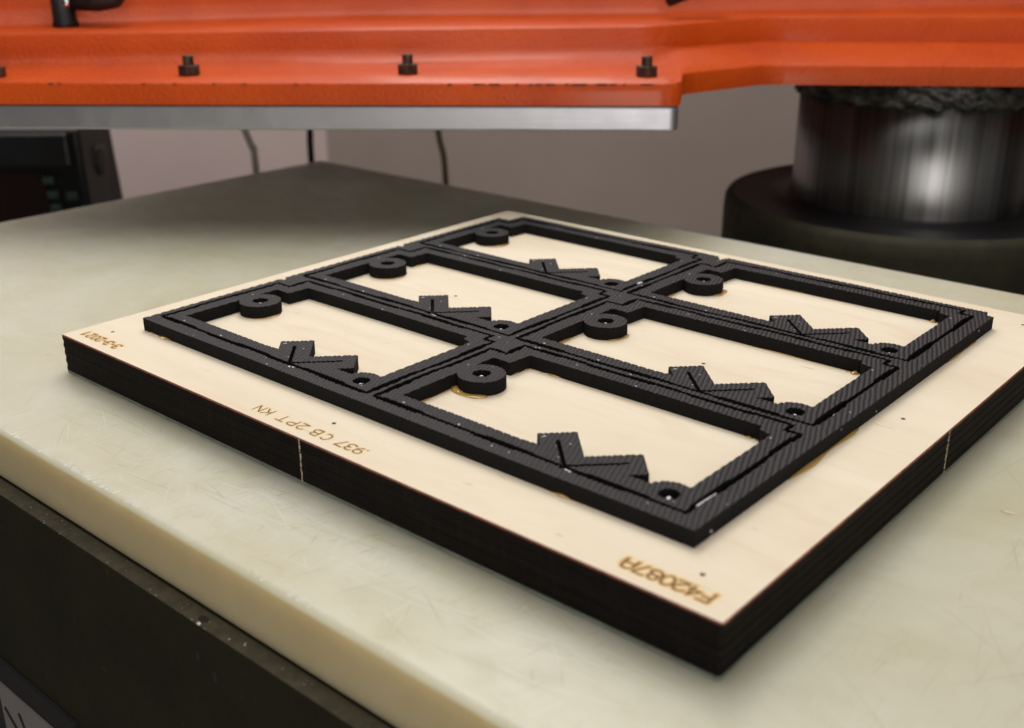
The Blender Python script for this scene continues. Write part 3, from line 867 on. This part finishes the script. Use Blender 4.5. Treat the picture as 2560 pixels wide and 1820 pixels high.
for nst, (A, C, Dp, zE, Fp, zD) in enumerate(ST):
    back = (Fp + Vector((FH.x, FH.y)) * 420)
    sl = (C - A).normalized(); 
    zB = 75.9
    ring = [(A.x, A.y, 63.2), (A.x, A.y, zB - 1.2), (A.x + sl.x * 1.2, A.y + sl.y * 1.2, zB),
            ] + ([(C.x - sl.x * 3, C.y - sl.y * 3, zB + 0.1), (C.x + (Dp.x - C.x) * .35, C.y + (Dp.y - C.y) * .35, zB + 2.2), (C.x + (Dp.x - C.x) * .75, C.y + (Dp.y - C.y) * .75, zD - 4)] if nst < 7 else
            [(A.x + (Dp.x - A.x) * k, A.y + (Dp.y - A.y) * k, zB + (zD - zB) * k) for k in (.3, .6, .9)]) + [
            (Dp.x, Dp.y, zD + (1.5 if nst < 7 else 0)), (Dp.x + FH.x * 1.2, Dp.y + FH.y * 1.2, zE - 1.2), (Dp.x + FH.x * 2.6, Dp.y + FH.y * 2.6, zE),
            (Fp.x - FH.x * 4, Fp.y - FH.y * 4, zE + 0.6), (Fp.x + FH.x * 2, Fp.y + FH.y * 2, zE + 3), (Fp.x + FH.x * 9, Fp.y + FH.y * 9, zE + 14), (Fp.x + FH.x * 16, Fp.y + FH.y * 16, 200),
            (back.x, back.y, 200), (back.x, back.y, 63.2)]
    cur = [bm.verts.new(p) for p in ring]
    if prev:
        for i in range(len(cur)):
            j = (i + 1) % len(cur); bm.faces.new((prev[i], cur[i], cur[j], prev[j]))
    else: bm.faces.new(cur[::-1])
    prev = cur
bm.faces.new(prev)
arm_body = bm_part('arm_casting', bm, [M_orange], arm)
for p in arm_body.data.polygons: p.use_smooth = True
try:
    bpy.context.view_layer.update()
    sh = arm_body.data
    # sharp edges by angle
    bm2 = bmesh.new(); bm2.from_mesh(sh)
    for e in bm2.edges:
        if len(e.link_faces) == 2 and e.calc_face_angle(0) > 0.8: e.smooth = False
    bm2.to_mesh(sh); bm2.free()
except Exception as ex_: print('sharp', ex_)
# paint chips along the flange edge
bm = bmesh.new(); rr = random.Random(33)
def flange_pt(t): return hA0 + (hA1 - hA0) * t
for i in range(34):
    t = rr.choice([rr.uniform(0.02, 0.98), rr.uniform(0.72, 0.99)]); p = flange_pt(t); L = rr.uniform(0.5, 2.2); hgt = rr.uniform(0.3, 0.8)
    q0 = p - hd * L; q1 = p + hd * L; off = Vector((-FH.x, -FH.y)) * 0.12
    z = 75.2
    vs = [bm.verts.new(v) for v in ((q0.x + off.x, q0.y + off.y, z - hgt), (q1.x + off.x, q1.y + off.y, z - hgt * .7), (q1.x + off.x, q1.y + off.y, z + .2), (q0.x + off.x, q0.y + off.y, z + .2))]
    vb = [bm.verts.new((v.co.x + FH.x * .6, v.co.y + FH.y * .6, v.co.z)) for v in vs]
    bm.faces.new(vs); bm.faces.new(vb[::-1])
    for k in range(4): bm.faces.new((vs[k], vb[k], vb[(k+1) % 4], vs[(k+1) % 4]))
bm_part('paint_chip', bm, [M_chip], arm, label='chipped paint along flange edge')['kind'] = 'stuff'
# aluminium platen
bm = bmesh.new()
p0 = hA0 - hd * 50; p1 = hA1 + hd * 2.0
bk = Vector((FH.x, FH.y)).normalized(); bk = Vector((-hd.y, hd.x))
rr0 = 5.5
c_ = p1 - hd * rr0 + bk * rr0
cor = [tuple(c_ + (-bk) * rr0 * math.cos(a) + hd * rr0 * math.sin(a)) for a in np.linspace(0, math.pi / 2, 8)]
poly = [tuple(p0)] + cor + [tuple(p1 + bk * 480), tuple(p0 + bk * 480)]
add_prism(bm, poly, 48.81, 62.6)
pl = bm_part('platen', bm, [M_alu], arm, bevel=1.2, seg=2, ang=0.9)
bm = bmesh.new()
add_prism(bm, [tuple(p0 + bk * 1.5), tuple(p1 - hd * 2 + bk * 1.5), tuple(p1 - hd * 2 + bk * 460), tuple(p0 + bk * 460)], 62.6, 63.3)
bm_part('gasket', bm, [M_blackg], arm)
# bolts: hex nut + threaded stud
def bolt(u_pt):
    x, y = u_pt
    b = bpy.data.objects.new('bolt', None); link(b); b.empty_display_size = 0.01
    b.location = Vector((x, y, 76.0)) * MM - wloc(arm); b.parent = arm
    R6 = 6.7
    bm = bmesh.new(); add_prism(bm, [(x + R6 * math.cos(a + 0.25), y + R6 * math.sin(a + 0.25)) for a in np.linspace(0, 2*math.pi, 6, endpoint=False)], 76.05000000000001, 82.0)
    bm_part('nut', bm, [M_bolt], b, bevel=0.5)
    V, F = lathe([(r, z + 75.9) for r, z in [(0, 11.8), (2.6, 11.8), (3.2, 11.2), (3.3, 10), (3.1, 9.5), (3.3, 9), (3.1, 8.5), (3.3, 8), (3.1, 7.5), (3.3, 7), (3.3, 5)]], x, y, 20)
    part('stud', mesh_from('stud', V, F, [M_bolt], True), b)
def on_shelf(u, v, z=75.9):
    r = Vector(CAM_R[0]) * ((u - 1280) / 2751.37) + Vector(CAM_R[1]) * ((v - 910) / 2751.37) + Vector(CAM_R[2])
    s = (z - CAM_C.z) / r.z; p = CAM_C + r * s; return (p.x, p.y)
for u, v in ((-12, 193), (474, 188), (1020, 185), (1616, 191)):
    bolt(on_shelf(u, v))
# black hose fitting standing on the arm
fit = thing('hose_fitting', 'black rubber elbow fitting standing on the upper ledge of the orange arm', 'fitting', (-372, 200, 95))
fx, fy_ = on_shelf(165, 66, 99.12)
V, F = lathe([(0, 98.57), (8.2, 98.57), (8.2, 101.57), (7.4, 102.57), (7.4, 127), (0, 127)], fx, fy_, 28)
part('stem', mesh_from('stem', V, F, [M_blackg], True), fit)
pt = Vector((fx, fy_, 0))
s_ = pt + RT * 6; e_ = pt + RT * 33
V, F = tube([(s_.x, s_.y, 116), (s_.x + RT.x * 17, s_.y + RT.y * 17, 115.5), (e_.x, e_.y, 117), (e_.x + RT.x * 6, e_.y + RT.y * 6, 125)], [6.9, 7.2, 7.4, 7.4], 16)
part('elbow', mesh_from('elbow', V, F, [M_blackg], True), fit)
V, F = tube([(s_.x - FH.x * 9, s_.y - FH.y * 9, 114), (s_.x - FH.x * 10.5, s_.y - FH.y * 10.5, 114)], 2.2, 12)
part('screw_head', mesh_from('screw_head', V, F, [M_tube], True), fit)
fz = on_shelf(1668, 2, 112)
V, F = tube([(fz[0], fz[1], 110), (fz[0] + 6, fz[1] + 4, 116), (fz[0] + 30, fz[1] + 22, 128)], [2.5, 5.5, 7], 12)
o = part('black_tube_end', mesh_from('black_tube_end', V, F, [M_blackg], True)); o['label'] = 'black tapered tube at the top edge over the orange arm'; o['category'] = 'cable'  # short black tapered tube at the top edge

# ------------------------------------------------------------------ column
cx, cy = 119.4, 604.4
col = bed
V, F = lathe([(0.0, -31.9), (86.2, -31.9), (86.4, -28.2), (86.4, 67.6), (0.0, 67.6)], cx, cy, 128)
part('shaft', mesh_from('shaft', V, F, [M_chrome], True), col)
V, F = lathe([(87.5, 67.6), (90.3, 65.8)] + [(91.2 - 1.4 * k % 3, 63.92 - k * 1.57) for k in range(11)] + [(88.9, 46.0), (86.3, 45.5)], cx, cy, 160)
rr = random.Random(2); npr = 14 + 1
V2_ = []
for (x, y, z) in V:
    a = math.atan2(y - cy, x - cx); r = math.hypot(x - cx, y - cy)
    j = 0.9 * math.sin(a * 23 + z * .6) + 0.8 * math.sin(a * 41 - z * 1.1 + 2) + 0.8 * rr.uniform(-1, 1)
    r += j if r > 86.7 else 0
    V2_.append((cx + r * math.cos(a), cy + r * math.sin(a), z + 0.9 * math.sin(a * 31 + 1)))
part('greasy_collar', mesh_from('greasy_collar', V2_, F, [M_grease], True), col)
hous = bed
V, F = lathe([(138.2, -400.0), (136.4, -43.0), (135.9, -33.8), (133.6, -30.1), (129.9, -28.8)], cx, cy, 128)
M_olive = mat_simple('olive_housing_paint', (0.034, 0.031, 0.013), 0.75, 0, (420, 0.5, 0.35), 0.3, 60)
part('housing_shell', mesh_from('housing_shell', V, F, [M_olive], True), hous)
V, F = lathe([(129.9, -28.8), (125.3, -29.3), (108.7, -30.5), (92.2, -31.0), (89.4, -28.7), (86.8, -28.4), (86.5, -31.0)], cx, cy, 128)
part('seal_ring', mesh_from('seal_ring', V, F, [M_blackg], True), hous)

# ------------------------------------------------------------------ control box at left
box = thing('control_box', 'black control box with green buttons and round knob behind the left end of the pad', 'control box', (-540, 290, -230))
def boxpt(a, b, z): return Vector((-505.5, 283.1, 0)) + RT * a + FH * b + Vector((0, 0, z))
bm = bmesh.new()
def hexa(pts):
    vs = [bm.verts.new(p) for p in pts]
    for q in ((0,3,2,1),(4,5,6,7),(0,1,5,4),(1,2,6,5),(2,3,7,6),(3,0,4,7)): bm.faces.new([vs[i] for i in q])
hexa([boxpt(-190, 0, -230), boxpt(6, 0, -230), boxpt(9, 95, -230), boxpt(-190, 95, -230), boxpt(-190, 4, -6), boxpt(0, 4, -6), boxpt(-4, 95, -4), boxpt(-190, 95, -4)])
bm_part('box_body', bm, [M_black], box, bevel=4, seg=3)
bm = bmesh.new(); hexa([boxpt(-185, -7, -38), boxpt(-6, -7, -38), boxpt(-6, 3, -38), boxpt(-185, 3, -38), boxpt(-185, -2, -9), boxpt(-8, -2, -9), boxpt(-8, 6, -9), boxpt(-185, 6, -9)])
bm_part('visor', bm, [M_black], box, bevel=3, seg=3)
bm = bmesh.new(); hexa([boxpt(-180, -1.5, -120), boxpt(-33, -1.5, -120), boxpt(-33, 3, -120), boxpt(-180, 3, -120), boxpt(-180, -1.5, -43), boxpt(-33, -1.5, -43), boxpt(-33, 3, -43), boxpt(-180, 3, -43)])
bm_part('display', bm, [M_display], box)
for (a, z) in ((-30, -50), (-28, -63), (-11, -64), (-27, -75)):
    p = boxpt(a, -1, z)
    bm = bmesh.new()
    vs = []
    for k, off in enumerate((0, -3)):
        vs += [bm.verts.new(p + RT * x + Vector((0, 0, y)) + FH * off) for x, y in ((-5, -3.5), (5, -3.5), (5, 3.5), (-5, 3.5))]
    for q in ((0,3,2,1),(4,5,6,7),(0,1,5,4),(1,2,6,5),(2,3,7,6),(3,0,4,7)): bm.faces.new([vs[i] for i in q])
    bm_part('button', bm, [M_button], box, bevel=1)
kp = boxpt(0.5, 48, -42)
kd = (RT * 0.98 - FH * 0.06).normalized()
V, F = tube([kp - kd * 4, kp + kd * 1.2, kp + kd * 2], [14, 14, 12], 28)
part('knob', mesh_from('knob', V, F, [M_knob], True), box)
# ------------------------------------------------------------------ cables behind the pad
def smooth_path(pts, n=20):
    P = [Vector(p) for p in pts]; out = []
    for i in range(n + 1):
        t = i / n * (len(P) - 1); k = min(int(t), len(P) - 2); u = t - k
        a = P[max(k-1, 0)]; b = P[k]; c = P[k+1]; d = P[min(k+2, len(P)-1)]
        out.append(0.5 * ((2*b) + (-a + c)*u + (2*a - 5*b + 4*c - d)*u*u + (-a + 3*b - 3*c + d)*u**3))
    return out
def cable(pts, r, m, label, name):
    V, F = tube(smooth_path(pts), r, 14)
    o = part(name, mesh_from(name, V, F, [m], True)); o['label'] = label; o['category'] = 'cable' if name != 'steel_pipe' else 'pipe'
cable([(-474, 404, 90), (-456, 419.5, 10), (-451.8, 422.9, -18.3), (-447.9, 426.4, -35.3), (-446.4, 427.6, -56.3), (-446, 428, -260)], 3.3, M_cable_b, 'pale beige curved cable hanging against the wall beside the control box', 'hanging_cable')
cable([(-405, 463.5, 90), (-405.4, 463.3, -18.6), (-406, 463, -48.9), (-406, 463, -300)], 3.1, M_cable_k, 'thin black vertical pipe behind the far corner of the pad', 'steel_pipe')
cable([(-322, 536, 90), (-314.2, 543.1, -19.3), (-309.5, 547.1, -70.9), (-306, 550, -300)], 2.9, M_cable_o, 'brown hose hanging behind the pad just right of the black pipe', 'hanging_hose')

# ------------------------------------------------------------------ room
def wallquad(name, a, b, z0, z1, th):
    a = Vector(a); b = Vector(b); d = (b - a).normalized(); n = Vector((-d.y, d.x)) * th
    bm = bmesh.new(); add_prism(bm, [tuple(a), tuple(b), tuple(b + n), tuple(a + n)], z0, z1)
    o = bm_part(name, bm, [M_wall]); o['kind'] = 'structure'; return o
wc = Vector((428.1, -202.7)) + (Vector((-668.1, 698.7)) - Vector((428.1, -202.7))) * 1.65
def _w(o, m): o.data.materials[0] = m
M_wall_shade = mat_simple('shaded_wall_paint', (0.40, 0.325, 0.29), 0.85, 0, (30, 0.1, 1.0), 0.06, 3)  # right wall's shade put into a darker copy of the wall paint
wallquad('wall_left', wc - Vector((RT.x, RT.y)) * 1500, wc, -800, 1700, 60)
_w(wallquad('wall_right', wc, wc + Vector((0.95, 0.30)).normalized() * 4000, -800, 1700, 60), M_wall_shade)
bm = bmesh.new(); add_box(bm, -2500, -2500, -810, 3500, 3500, -800)
o = bm_part('floor', bm, [M_floor]); o['kind'] = 'structure'
